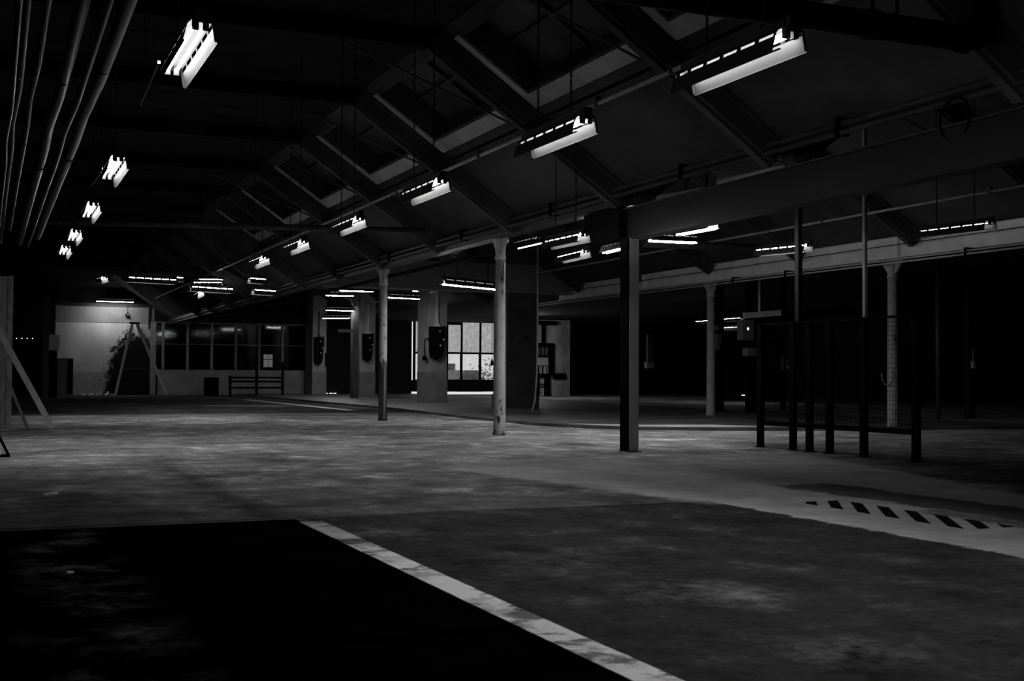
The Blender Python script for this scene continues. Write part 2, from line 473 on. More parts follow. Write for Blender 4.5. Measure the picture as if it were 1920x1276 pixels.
lamp_px((1098, 452), (1025, 467), 2.55, 'lamp just right of the nearer round column, upper of the stepped pair', G2)
lamp_px((1100, 481), (1048, 493), 2.7, 'small lamp right of the nearer round column, lower of the stepped pair', G2)
lamp_px((1012, 455), (968, 465), 3.2, 'lamp directly beside the top of the nearer round column', G2, 1.2)
lamp_px((1185, 461), (1133, 474), 2.82, 'lamp whose near end disappears behind the square column', G2, 1.3)
lamp_px((1217, 450), (1306, 454), 3.3, 'lamp running crosswise just right of the square column top', G2, 2.3)
lamp_px((1340, 427), (1272, 439), 3.0, 'slanted lamp tucked under the long dark girder', G2, 1.8)
lamp_px((1520, 470), (1418, 480), 2.82, 'lamp in front of the pale girder, its end behind a thin pole', G2)
lamp_px((1862, 430), (1725, 446), 2.82, 'lamp nearest the right edge, under the dark girder', G2, 0, .3)
G3 = 'crosswise lamps of the far middle bay'
lamp_px((830, 532), (940, 543), 2.75, 'crosswise lamp above the bright window, left of the nearer round column', G3)
lamp_px((728, 557), (787, 560), 3.36, 'crosswise lamp between the peeling column and the first boxed pillar', G3)
lamp_px((610, 553), (664, 554), 3.35, 'upper crosswise lamp left of the middle pillar', G3)
lamp_px((610, 581), (664, 582), 3.35, 'lower bright crosswise lamp left of the middle pillar', G3)
lamp_px((636, 544), (700, 546), 3.35, 'crosswise lamp just left of the peeling column top', G3)
lamp_px((604, 596), (656, 596), 3.3, 'faint lowest crosswise lamp left of the middle pillar', G3)
lamp_px((774, 545), (818, 547), 3.9, 'lamp end peeping out left of the first boxed pillar', G3)
lamp_px((826, 548), (869, 550), 3.9, 'lamp end peeping out right of the first boxed pillar', G3)
lamp_px((963, 592), (999, 594), 3.42, 'added lamp lighting the electric panel, almost hidden by the broad dark pillar', G3, 3.0)  # invented fixture, put here to light the panel wall
G4 = 'crosswise lamps of the far main hall'
lamp_px((237, 528), (331, 533), 2.76, 'longest crosswise lamp above the stepladder by the stained wall', G4)
lamp_px((254, 525), (345, 528), 3.0, 'crosswise lamp just behind the longest one above the stepladder', G4)
lamp_px((355, 545), (437, 550), 2.65, 'crosswise lamp above the third glazed bay', G4)
lamp_px((292, 568), (364, 571), 3.98, 'low far lamp above the first glazed bay', G4, 1.35)
lamp_px((179, 564), (252, 566), 4.02, 'far lamp of dashed light above the stained wall', G4, 1.35)
lamp_px((473, 551), (516, 554), 2.55, 'lower of two short lamps right of the lamp cluster', G4)
lamp_px((466, 530), (497, 532), 2.7, 'upper of two short lamps right of the lamp cluster', G4)
lamp_px((372, 529), (418, 530), 3.6, 'uppermost short lamp in the centre of the lamp cluster', G4)
lamp_px((362, 536), (417, 536), 3.1, 'second short lamp in the centre of the lamp cluster', G4)
lamp_px((378, 553), (366, 560), 2.9, 'tiny lamp seen end on at the centre of the cluster', G4)
lamp_px((197, 527), (185, 531), 2.9, 'tiny lamp seen end on above the dashed far lamp', G4)
G5 = 'far lamps in the dark side bay'
lamp_px((1304, 607), (1330, 605), 2.9, 'small far lamp left of the far round column', G5)
lamp_px((1350, 603), (1391, 600), 2.9, 'upper far lamp right of the far round column', G5)
lamp_px((1353, 619), (1391, 617), 2.6, 'lower far lamp right of the far round column', G5)

# ------------------------------------------------------------------ columns
peel = None
def peel_mat(name, lo, hi, zt, dens):
    m, b = newmat(name, .5, 0, .4)
    t = NT(m); x, y, z = t.pos()
    n = t.noise(t.vec(x * 3, y * 3, z * 1.4), 3.0, 6, .7); n2 = t.noise(t.vec(x, y, z), 9, 5)
    f = (n + z.st(zt, 0.0) * dens).st(.62, .66)
    grey(t, b, lerp(n2.st(.3, .7) * (hi - lo) + lo, .012, f))
    return m
MT['col2'] = peel_mat('pale column paint', .3, .42, .7, .12)
MT['col3'] = peel_mat('peeling column paint', .26, .36, 1.5, .75)
MT['col4'] = peel_mat('column paint', .28, .4, .5, .05)
def round_column(x, y, r0, r1, zt, m, label, name='column'):
    t = thing(name, (x, y, 0), label, 'column', 'round cast iron columns')
    MB().tube([(0, 0, 0), (0, 0, .04), (0, 0, .05), (0, 0, zt - .32)], [r0 * 1.12, r0 * 1.12, r0, r1], 20).build('shaft', m, t, smooth=True)
    MB().tube([(0, 0, zt - .33), (0, 0, zt - .30), (0, 0, zt - .27), (0, 0, zt - .1), (0, 0, zt - .02), (0, 0, zt)], [r1 * 1.18, r1 * 1.18, r1, r1 * 1.1, r1 * 1.75, r1 * 1.75], 20).build('capital', m, t, smooth=True)
    k = MB()
    for s in (-1, 1):
        k.prism([(-.02, s * r1 * .9, zt - .28), (-.02, s * (r1 + .2), zt - .02), (-.02, s * (r1 + .2), zt), (-.02, s * r1 * .8, zt)], (.04, 0, 0))
    k.build('bracket', m, t)
    return t
round_column(7.52, 18.03, .098, .078, 3.12, 'col2', 'smooth pale round column standing between the bright window and dark pillar')
round_column(7.55, 24.39, .092, .078, 3.12, 'col3', 'round column with black peeling paint on its lower half')
round_column(15.3, 24.1, .1, .085, 3.1, 'col4', 'round column under the pale girder, left of the mesh fence')
round_column(15.3, 17.95, .1, .085, 3.1, 'col4', 'round column seen through the wire mesh fence')
# square column and girder
t = thing('square_column', (7.45, 13.59, 0), 'square steel column holding up the end of the dark girder', 'column')
k = MB().box((-.06, -.075, .012), (.075, -.06, 2.68)).box((-.06, .1, .012), (.075, .115, 2.68)).box((-.05, -.06, .012), (.06, .1, 2.68))
k.build('shaft', mat('chipped column paint', .5, .7, 4, .5), t, bevel=.003)
MB().box((-.09, -.1, 0), (.11, .14, .014)).build('base_plate', 'iron', t)
MB().box((-.09, -.07, .012), (-.0605, .115, 2.68)).build('shade_strip', 'black_metal', t)  # black strip standing for the shaded recess of the left face
t = thing('girder', (7.5, 3.0, 2.68), 'long dark steel girder running from the square column past the right edge', 'girder')
MB().box((-.02, 0, .0), (.02, 10.75, .38)).build('web', 'girder', t)
k = MB().box((-.09, 0, -.014), (.09, 10.75, .002)); k.build('flange', 'girder', t)
k = MB().box((-.09, 0, .378), (.09, 10.75, .394)); k.build('flange', 'dark_metal', t)
tag(MB().box((7.36, 13.76, 2.70), (7.64, 14.75, 3.1)).build('girder_end_block', 'black_metal', None, bevel=.01), 'near-black block at the inner end of the dark girder', 'beam box')  # near-black block in line with the girder
# beam over the round columns, with lines of pipes
tag(MB().box((7.38, 13.76, 3.125), (7.62, 55.7, 3.34)).box((7.3, 13.76, 3.2), (7.7, 55.7, 3.23)).build('eaves_beam', 'dark_metal'), 'dark beam resting on the two nearer round columns', 'beam')
tag(MB().tube([(7.66, 14.8, 2.98), (7.66, 55.6, 2.98)], .035, 8).build('conduit', 'black_metal'), 'black conduit strung below the dark beam', 'conduit')
MB_p = MB().tube([(7.28, 1.0, 3.30), (7.28, 46, 3.30)], .035, 10)
tag(MB_p.build('pipe', 'pipe', None, True), 'upper of two long pipes above the dark girder', 'pipe', 'pipes above the dark girder')
tag(MB().tube([(7.26, 1.0, 3.215), (7.26, 46, 3.215)], .03, 10).build('pipe', 'pipe', None, True), 'lower of two long pipes above the dark girder', 'pipe', 'pipes above the dark girder')
for k, y in enumerate((6.4, 9.2, 12.0, 15.5, 19, 23, 27)):
    tag(MB().box((7.2, y, 3.18), (7.35, y + .03, 3.36)).box((7.22, y, 3.33), (7.42, y + .03, 3.36)).build('pipe_clamp', 'black_metal'), 'small black clamp holding the paired pipes, %s one from the right edge' % ordn[k], 'clamp', 'clamps on the paired pipes')
c0 = onX(1790, 222, 7.22)
k = MB().tube([(7.22, c0.y + .17 * cos(a), c0.z + .17 * sin(a)) for a in [radians(-50 + i * 20) for i in range(15)]], .012, 6)
tag(k.build('cable_loop', 'black_metal'), 'loop of black cable hanging over the paired pipes', 'cable')
# pale girder of the far line
t = thing('girder', (15.2, 8, 3.12), 'pale painted girder carried by the two far round columns', 'girder')
gp = MB().box((-.015, 0, 0), (.015, 24, .36)); gp.build('web', 'girder_pale', t)
MB().box((-.09, 0, -.012), (.09, 24, .0)).build('flange', 'girder_pale', t); MB().box((-.09, 0, .36), (.09, 24, .372)).build('flange', 'girder_pale', t)
for y in (6.5, 9.6, 12.6, 15.8, 19.0):
    MB().box((-.085, y, .0), (-.016, y + .012, .36)).build('stiffener', 'girder_pale', t)
for k_, (z, x) in enumerate(((3.06, 14.98), (3.0, 14.94))):
    tag(MB().tube([(x, 8, z), (x, 34, z)], .018, 6).build('pipe', 'frame', None, True), ('upper' if k_ == 0 else 'lower') + ' of two thin pale pipes under the pale girder', 'pipe', 'thin pipes under the pale girder')
tag(MB().tube([(14.95, 7, 3.32), (14.95, 34, 3.32)], .008, 6).build('cable', 'black_metal'), 'thin dark cable along the pale girder face', 'cable')
for j, y in enumerate((10.9, 15.7, 20.7, 22.6)):
    tag(MB().box((14.9, y, 3.08), (15.18, y + .03, 3.11)).box((14.9, y, 2.98), (14.93, y + .03, 3.11)).build('pipe_clamp', 'black_metal'), 'black clamp under the pale girder, %s one from the right edge' % ordn[j], 'clamp', 'clamps under the pale girder')
# conduits under the roof
def conduit(x, z, y0, y1, r, m, label, saddles=()):
    t = thing('conduit', (x, y0, z), label, 'conduit')
    MB().tube([(0, 0, 0), (0, y1 - y0, 0)], r, 8).build('tube', m, t, True)
    for y in saddles: MB().box((-r - .01, y - y0, -r - .008), (r + .01, y - y0 + .05, r + .05)).build('saddle', 'iron', t)
conduit(6.12, 3.93, 3, 50, .026, 'frame', 'long grey conduit along the right roof slope below the skylights', (7.6, 8.8, 10.3, 11.9, 13.7, 15.4, 17, 19))
tag(MB().tube([(6.06, 3, 4.02), (6.06, 50, 4.02)], .022, 6).build('cable', 'black_metal'), 'black cable beside the long grey roof conduit', 'cable')
conduit(13.8, 3.74, 8, 46, .022, 'frame', 'thin pale conduit along the middle bay roof slope', (14, 18, 22))
# large transverse pipe
t = thing('duct_pipe', (3.3, 7.0, 3.47), 'thick dark pipe crossing the top right corner under the roof', 'pipe')
MB().tube([(0, 0, 0), (3.3, 0, 0), (3.42, 0, .01), (3.52, 0, .07), (3.56, 0, .18), (3.56, 0, .32)], .098, 20).build('tube', 'pipe_dark', t, True)
for x in (2.45, 3.3): MB().tube([(x, 0, 0), (x + .07, 0, 0)], .112, 20).build('collar', 'pipe_dark', t, True)
for x in (2.5, 2.72): MB().tube([(x, 0, .09), (x, 0, ceilz(3.3 + x) - 3.47)], .014, 6).build('hanger', 'black_metal', t)
# transverse pipe of the left part
a, c = onY(0, 412, 20.1), onY(790, 432, 20.1)
d = (c - a).normalized()
tag(MB().tube([a - d * .8, c + d * .05], .05, 10).build('crossing_pipe', 'pipe', None, True), 'straight pipe crossing the whole left half below the roof', 'pipe')
# transverse pipe in the middle bay
a, c = onY(1205, 455, 20.6), onY(1480, 469, 20.6)
tag(MB().tube([a, c], .085, 12).build('crossing_pipe', 'pipe', None, True), 'thick pipe crossing the middle bay behind the square column', 'pipe')
# pipes over the left edge
for j, (p, q, z, r, m) in enumerate((((236, 0), (92, 395), 3.0, .042, 'pipe'), ((143, 0), (75, 330), 2.9, .04, 'pipe_dark'), ((54, 0), (22, 260), 2.9, .02, 'pipe_dark'), ((84, 0), (52, 240), 3.1, .025, 'pipe_dark'), ((170, 60), (95, 360), 2.85, .018, 'pipe_dark'), ((26, 0), (6, 400), 2.75, .012, 'pipe_dark'))):
    a, c = onZ(*p, z), onZ(*q, z); x = (a.x + c.x) / 2
    pts = [(x, 2.0, z), (x, 6, z), (x + .01, 9, z - .005), (x - .01, 10.2, z - .01), (x + .005, 11.4, z), (x, 14, z), (x, 19.9, z)]
    t = thing('overhead_pipe', (0, 0, 0), ['thick pale pipe, rightmost of those over the left edge', 'thick dark pipe over the left edge, second from the right', 'thin glinting pipe near the left edge', 'dark pipe in the middle of the left edge bundle', 'slim dark pipe beside the thick pale one', 'very thin pipe hard against the left edge'][j], 'pipe', 'overhead pipes at the left edge')
    MB().tube(pts, r, 12).build('tube', m, t, True)
    for y in (8.6, 12.3): MB().tube([(x, y, z), (x, y + .05, z)], r * 1.25, 12).build('collar', m, t, True)
    MB().tube([(x, 7.2, z + r), (x, 7.2, ceilz(x) - .0)], .008, 6).build('hanger', 'black_metal', t)

# ------------------------------------------------------------------ pillars with switch boxes
def pillar(x0, x1, y, dy, zt, m, label):
    t = thing('pillar', ((x0 + x1) / 2, y, 0), label, 'pillar', 'rendered pillars')
    h = (x1 - x0) / 2
    MB().box((-h, 0, 0), (h, dy, zt)).build('shaft', m, t, bevel=.015)
    MB().box((-h - .012, -.012, 0), (h + .012, dy, 1.05)).build('dado', dado, t, bevel=.01)
    return t
dado = mat('grey dado paint', .16, .27, 2.2, .75, bump=.2)
pillar(13.68, 14.41, 39.2, 1.0, 3.9, 'pillar', 'pale rendered pillar with a black switch box left of the bright window')
pillar(13.77, 14.41, 47.6, 1.0, 5.0, 'pillar', 'pale rendered pillar left of the peeling column, black box on its face')
pillar(13.33, 13.96, 53.6, 1.0, 5.0, 'pillar', 'farthest rendered pillar at the end of the glazed partition')
t = thing('pillar', (13.56, 30.9, 0), 'broad dark pillar right of the nearer round column', 'pillar', 'rendered pillars')
MB().box((-.46, 0, .055), (.46, 1.0, 3.24)).build('shaft', 'pillar_dark', t, bevel=.015)
MB().box((-.5, -.04, .055), (.5, 1.02, .42)).build('plinth', 'pillar_dark', t, bevel=.01)
for p in ((968, 632, .12, .05), (988, 631, .2, .03)):
    q = onY(p[0], p[1], 30.88); tag(MB().box((q.x - p[2] / 2, 30.86, q.z - p[3] / 2), (q.x + p[2] / 2, 30.902, q.z + p[3] / 2)).build('junction_box', 'cabinet' if p[2] < .15 else 'black_metal'), ('small pale box' if p[2] < .15 else 'short black strip') + ' fixed on the broad dark pillar', 'junction box')
# transverse beam
t = thing('cross_beam', (7.65, 30.9, 3.24), 'broad rendered beam crossing the middle bay above the crosswise lamp', 'beam')
MB().box((0, 0, 0), (7.4, .5, .75)).build('web', mat('beam render', .16, .26, 1.4, .7), t); MB().box((0, -.03, -.02), (7.4, .53, .0)).build('fillet', 'frame', t)

def switch_box(x0, x1, y, z0, z1, label, cond):
    t = thing('switch_box', ((x0 + x1) / 2, y, z0), label, 'switch box', 'black switch boxes on the pillars')
    w_, H = (x1 - x0) / 2, z1 - z0
    MB().box((-w_, -.22, H * .5), (w_, 0, H)).build('housing', 'black_metal', t, bevel=.02)
    MB().prism([(-w_ * .92, -.2, H * .5), (w_ * .9, -.2, H * .5), (w_ * .85, -.2, H * .22), (w_ * .55, -.2, .03), (.06, -.2, .02), (0, -.2, -.05), (-.08, -.2, .02), (-w_ * .8, -.2, .03), (-w_ * .95, -.2, H * .25)], (0, .2, 0)).build('fuse_housing', 'black_metal', t)
    MB().box((w_ + .0, -.16, H * .55), (w_ + .03, -.08, H * 1.03)).build('switch_lever', 'black_metal', t)
    MB().box((w_ * .15, -.226, H * .83), (w_ * .45, -.2205, H * .86)).build('name_plate', 'white', t)
    MB().box((w_ * .72, -.226, H * .56), (w_ * .92, -.2205, H * .63)).build('label_tag', 'white', t)
    MB().box((w_ * .3, -.206, H * .38), (w_ * .5, -.2005, H * .43)).build('label_tag', 'white', t)
    if cond:
        MB().prism([(-w_ * .4, -.14, H), (w_ * .55, -.14, H), (w_ * .2, -.14, H + .13), (0, -.14, H + .13)], (0, .14, 0)).build('cable_hood', cond, t)
        MB().box((w_ * .0, -.08, H + .1), (w_ * .25, 0, 3.75 - z0)).build('cable_duct', cond, t)
    return t
switch_box(13.72, 14.24, 39.19, 1.5, 2.58, 'large black switch box on the pillar beside the bright window', 'white')
switch_box(13.84, 14.26, 47.59, 1.5, 2.58, 'black switch box on the pillar left of the peeling column', 'white')
switch_box(13.36, 13.78, 53.59, 1.4, 2.6, 'black switch box on the farthest pillar', 'dark_metal')
a = onY(795, 634, 39.1)
tag(MB().tube([(13.70, 39.12, a.z), (13.62, 39.12, a.z), (13.57, 39.12, a.z - .06), (13.57, 39.12, a.z - .62)], .02, 8).box((13.5, 39.05, a.z - .75), (13.63, 39.17, a.z - .6)).build('cable_drop', 'black_metal'), 'black bent cable with a plug left of the large switch box', 'cable')
tag(MB().tube([(13.9, 53.5, 1.9), (13.9, 53.5, 1.55), (13.9, 53.45, 1.3)], .03, 8).build('cable_drop', 'black_metal'), 'short black cable under the farthest switch box', 'cable')
# dark post left of the middle pillar
a = onY(665, 742, 45)
tag(MB().box((a.x - .12, 44.9, 0), (a.x + .12, 45.2, 4.6)).build('dark_post', 'pillar_dark'), 'narrow dark post just left of the middle pillar', 'post')
a = onY(655, 620, 44.8); tag(MB().box((a.x - .42, 44.7, a.z - .06), (a.x + .12, 44.8, a.z + .06)).build('wall_sign', 'cabinet'), 'small grey plate bracketed to the narrow dark post', 'plate')

# ------------------------------------------------------------------ back wall
WY = 55.8
def stain_mat():
    m, b = newmat('stained plaster', .85, 0, .2)
    t = NT(m); X, Y, Z = t.pos()
    n = t.noise(t.vec(X, 0.0, Z), 2.2, 7, .7); n2 = t.noise(t.vec(X * 2, 1.0, Z), 5, 6, .7); n3 = t.noise(t.vec(X, 4.0, Z * .6), .9, 3)
    dx = X - 5.95
    d = t.m('SQRT', dx * dx * 1.35 + (Z - .4) * (Z - .4) * .33)
    burn = (d + (n - .5) * 1.6 + (n2 - .5) * .9).st(1.42, 1.25)
    spots = n2.st(.56, .62) * t.m('ABSOLUTE', X - 5.2).st(1.4, .6) * Z.st(2.6, 1.8) * .8
    c = n3.st(.3, .7) * .25 + .42 + (n2 - .5) * .3
    c = c * lerp(1.0, .72, Z.st(1.02, .98)) * lerp(1.0, .45, Z.st(3.12, 3.2))
    c = c * lerp(1.0, .1, Z.band(3.13, 3.16, .01)) * lerp(1.0, .5, Z.band(.99, 1.01, .01) * X.st(4.6, 4.7))
    c = c * lerp(1.0, .12, spots)
    grey(t, b, lerp(c, .006, burn))
    return m
struct(MB().box((2.7, WY, 0), (6.78, WY + .2, 4.2)).build('wall_back', stain_mat()))
struct(MB().box((-3.2, WY + .01, 0), (2.7, WY + .2, 4.2)).build('wall_back', 'dark_wall'))
struct(MB().box((-3.2, WY - .01, 3.9), (18.6, WY + .2, 5.4)).build('wall_back', 'dark_wall'))
struct(MB().box((6.78, WY, 3.2), (18.6, WY + .2, 3.86)).build('wall_back', 'dark_wall'))
struct(MB().box((13.62, WY, 0), (18.6, WY + .2, 3.21)).build('wall_back', 'dark_wall'))
par = mat('pale parapet paint', .22, .4, 1.4, .8, bump=.2)
struct(MB().box((6.95, WY, 0), (13.62, WY + .2, 1.12)).build('wall_back', par))
# glazed partition: mullions, transom, panes
t = thing('glazed_partition', (6.95, WY, 1.12), 'dark glazed partition on a pale parapet at the far end', 'glazed partition')
mx = [onY(px, 650, WY).x - 6.95 for px in (287, 305.6, 351.7, 397, 442, 486, 529.5, 575)]
zt_, zm = 2.08, onY(420, 646, WY).z - 1.12
for i, x in enumerate(mx):
    z0 = 0 if 0 < i < 7 else -1.1
    MB().box((x - (.12 if i == 0 else .05), -.05, z0 + .005), (x + (.12 if i == 0 else .05), .1, zt_)).build('mullion', 'pillar' if i < 4 or i == 6 else 'dado' in MT and 'dado' or 'cabinet', t)
MB().box((mx[0], -.04, zt_ - .04), (mx[-1], .1, zt_ + .04)).build('head_rail', 'cabinet', t)
MB().box((mx[0], -.03, zm - .02), (mx[-1], .06, zm + .02)).build('transom', 'cabinet', t)
gm, gb = newmat('dark window glass', .05, 0, .5); gb.inputs['Transmission Weight'].default_value = 1; gb.inputs['Base Color'].default_value = (.6, .6, .6, 1); gb.inputs['IOR'].default_value = 1.3
for x0, x1 in zip(mx, mx[1:]):
    MB().box((x0 + .05, .02, .01), (x1 - .05, .028, zt_ - .04)).build('pane', gm, t)
# room behind the partition
struct(MB().box((6.6, 59.0, 0), (19, 59.2, 4)).build('wall_back', 'dark_wall'))
struct(MB().box((6.5, 56.0, 0), (6.6, 59.2, 4)).box((18.6, 55.8, 0), (18.7, 59.2, 5.4)).build('wall_back', 'dark_wall'))
struct(MB().box((6.5, 56.0, 4), (19, 59.2, 4.1)).build('ceiling', 'roof_dark'))
struct(MB().box((6.5, 56.2, -.2), (19, 59.2, 0)).build('floor', 'dark_wall'))
a, c = onY(494, 664, 58.95), onY(511, 688, 58.95)
t = thing('small_window', (a.x, 58.95, c.z), 'small lit window with four panes seen through the partition', 'window')
W_, H_ = c.x - a.x, a.z - c.z
MB().box((0, .0, 0), (W_, .02, H_)).build('pane', emit('daylit frosted pane', .16), t)
MB().box((-.02, -.03, H_ * .58), (W_ + .02, .0, H_ * .64)).box((-.03, -.03, -.03), (0, .02, H_ + .03)).box((W_, -.03, -.03), (W_ + .03, .02, H_ + .03)).box((W_ * .48, -.03, -.03), (W_ * .52, 0, H_)).build('glazing_bar', 'black_metal', t)
# header trims on the back wall
tag(MB().box((2.72, WY - .06, 3.84), (6.72, WY, 3.98)).build('cornice_beam', 'dark_metal'), 'dark beam edging the top of the stained wall', 'beam')
tag(MB().tube([(6.55, WY - .05, 3.9), (6.55, WY - .05, 3.0), (6.5, WY - .05, 2.92)], .03, 8).build('downpipe', 'dark_metal'), 'thin dark pipe at the right end of the stained wall', 'pipe')
a = onY(240, 590, WY - .2)
t = thing('wall_lamp', (a.x, WY - .12, a.z), 'small round unlit lamp on the stained wall above the stepladder', 'wall lamp')
MB().tube([(0, 0, .4), (0, 0, .06)], .012, 6).build('stem', 'black_metal', t); MB().tube([(0, .1, 0), (0, -.02, 0), (0, -.08, 0)], [.09, .09, .02], 14).build('shade', 'black_metal', t, True); MB().tube([(0, -.08, 0), (0, -.11, 0)], [.035, .02], 10).build('bulb', 'pv', t, True)
# cupboards and heap at the wall foot
def cupboard(p0, p1, Y, dp, m, label, name='cupboard'):
    a, c = onY(*p0, Y), onY(*p1, Y)
    t = thing(name, ((a.x + c.x) / 2, Y, 0), label, 'cupboard'); h = (c.x - a.x) / 2; z = a.z
    MB().box((-h, .02, 0), (h, dp, z)).build('body', m, t, bevel=.01)
    dr = MB().box((-h + .02, 0, .06), (-.01 + h * .25, .02, z - .03)).build('door', m, t); MB().box((.01 + h * .25, 0, .06), (h - .02, .02, z - .03)).build('door', 'black_metal', t)
    MB().box((h * .2, -.03, z * .5), (h * .24, 0, z * .6)).build('handle', 'iron', dr)
    return t
cupboard((107, 671), (137, 738), 55.1, .6, 'cabinet', 'low grey cupboard at the left end of the stained wall')
a, c = onY(89, 657, 50), onY(106, 745, 50)
tag(MB().box((a.x, 50, 0), (c.x, 50.5, a.z)).build('tall_cabinet', 'black_metal', None, bevel=.01), 'plain black cabinet left of the stained wall', 'cabinet')
a, c = onY(89.5, 627, 51), onY(104.5, 656.5, 51)
tag(MB().box((a.x, 50.45, onY(89, 657, 50.2).z + .02), (c.x + .1, 50.55, a.z)).build('notice_board', 'girder_pale'), 'pale square panel just above the plain black cabinet', 'panel')
a = onY(84, 750, 44.5)
tag(MB().box((a.x - .1, 44.4, 0), (a.x + .1, 44.7, 3.6)).build('dark_post', 'pillar_dark'), 'faint dark post left of the black cabinet', 'post')
random.seed(3)
for j in range(14):
    q = onY(134 + 3 * j + random.uniform(-2, 2), 735, 54.6 + random.uniform(-.3, .3)); hh = random.uniform(.05, .26)
    pass
    L = .1; an = 0; hh = random.uniform(.02, .2); q.x = 3.62 + j * .105
    tag(MB().bar((q.x - .03, q.y + random.uniform(-.15, .1), .03), (q.x + .02, q.y + random.uniform(.15, .3), .04 + hh * random.choice((.2, .3, 1))), random.uniform(.05, .075), random.uniform(.02, .05)).build('rubble_piece', 'white' if j % 3 else 'cabinet'), 'broken piece in the rubble heap at the foot of the stained wall', 'rubble', 'rubble heap at the stained wall')
# step ladder by the stain
def beam_px(b, p, q, Y, wd, dp): b.bar(onY(*p, Y) - O, onY(*q, Y) - O, wd, dp, side=(0, 1, 0)); return b
a = onY(262, 739, 54.4); O = Vector((a.x, 54.4, 0))
t = thing('stepladder', O, 'tall pale stepladder opened out before the burnt wall stain', 'stepladder')
beam_px(MB(), (216, 740.5), (248, 607), 54.4, .1, .06).build('leg', 'wood', t); beam_px(MB(), (313, 740.5), (257, 608), 54.2, .13, .06).build('leg', 'wood', t)
beam_px(MB(), (243, 605), (262, 606), 54.3, .08, .1).build('hinge_cap', 'black_metal', t)
beam_px(MB(), (228, 691.5), (300, 691.5), 54.3, .03, .03).build('brace', 'cabinet', t)
# dark box and rack in front of the parapet
a, c = onY(387, 707, 53), onY(410, 741, 53)
tag(MB().box((a.x, 53, 0), (c.x, 53.7, a.z)).build('storage_crate', 'black_metal', None, bevel=.02), 'black crate on the floor before the glazed partition', 'crate')
a, c = onY(432, 704, 52), onY(530, 742, 52)
t = thing('metal_rack', ((a.x + c.x) / 2, 52, 0), 'open black metal rack before the glazed partition', 'rack'); h = (c.x - a.x) / 2
for x in (-h, -.0, h): MB().box((x - .05, 0, 0), (x + .05, .08, a.z + (.6 if x > -h + .1 else 0))).build('post', 'black_metal', t)
for z in (a.z - .08, a.z * .72, a.z * .42): MB().box((-h, 0, z - .04), (h, .5, z + .04)).build('shelf', 'black_metal', t)

# ------------------------------------------------------------------ bright window wall
WX0, WX1, WYY = 18.5, 23.35, 55.8
wz = lambda py: onY(885, py, WYY).z
xs = [onY(px, 650, WYY).x for px in (838.5, 865.5, 900.5, 929)]
zb, zmid, zt = wz(712.5), wz(662), wz(601)
struct(MB().box((18.6, WYY, .14), (32.2, WYY + .2, zb)).build('wall_back', 'dark_wall'))
struct(MB().box((18.6, WYY, zt), (32.2, WYY + .2, 5.4)).build('wall_back', 'dark_wall'))
struct(MB().box((xs[3] + .05, WYY, zb), (32.2, WYY + .2, zt)).build('wall_back', 'dark_wall'))
struct(MB().box((24.5, WYY + .001, 0), (32.2, WYY + .2, .14)).build('wall_back', 'dark_wall'))
t = thing('factory_window', (xs[0], WYY, zb), 'bright three light factory window seen between pillar and column', 'window')
x00 = onY(779, 650, WYY).x
X_ = [x - xs[0] for x in xs]; HZ = zt - zb; HM = zmid - zb
for i, x in enumerate([x00 - xs[0] - .05, (x00 - xs[0]) / 2] + X_):
    MB().box((x - .045, -.04, 0), (x + .045, .1, HZ)).build('mullion', 'black_metal', t)
allx = [x00 - xs[0] - .05, (x00 - xs[0]) / 2] + X_
MB().box((allx[0], -.04, HM - .045), (allx[-1], .08, HM + .045)).build('transom', 'black_metal', t)
MB().box((allx[0], -.04, -.04), (allx[-1], .08, .03)).build('sill', 'black_metal', t)
MB().box((allx[0], -.04, HZ - .04), (allx[-1], .08, HZ + .04)).build('head_rail', 'black_metal', t)
def frosted():
    m = bpy.data.materials.new('frosted daylit glass'); m.use_nodes = True; t_ = m.node_tree; t_.nodes.clear()
    q = NT(m); X, Y, Z = q.pos()
    n = q.noise(q.vec(X * 3, 0.0, Z), 3, 6, .7); n2 = q.noise(q.vec(X * .8, 2.0, Z * 8), 3, 4, .7)
    e = t_.nodes.new('ShaderNodeEmission'); q.put(e.inputs[1], n.st(.3, .7) * .22 + n2.st(.3, .7) * .18 + .14)
    o = t_.nodes.new('ShaderNodeOutputMaterial'); t_.links.new(e.outputs[0], o.inputs[0]); return m
FG = frosted()
cg, cb = newmat('clear window glass', .0, 0, .5); cb.inputs['Transmission Weight'].default_value = 1; cb.inputs['IOR'].default_value = 1.02
for i, (x0, x1) in enumerate(zip(allx, allx[1:])):
    MB().box((x0 + .045, .02, HM + .045), (x1 - .045, .03, HZ - .04 - (.18 if i == 2 else 0))).build('pane', FG, t)
    if i == 2: MB().box((x0 + .045, .0, HZ - .22), (x1 - .045, .06, HZ - .04)).build('blind_strip', 'black_metal', t)
    MB().box((x0 + .045, .02, .03), (x1 - .045, .026, HM - .045)).build('pane', cg, t)
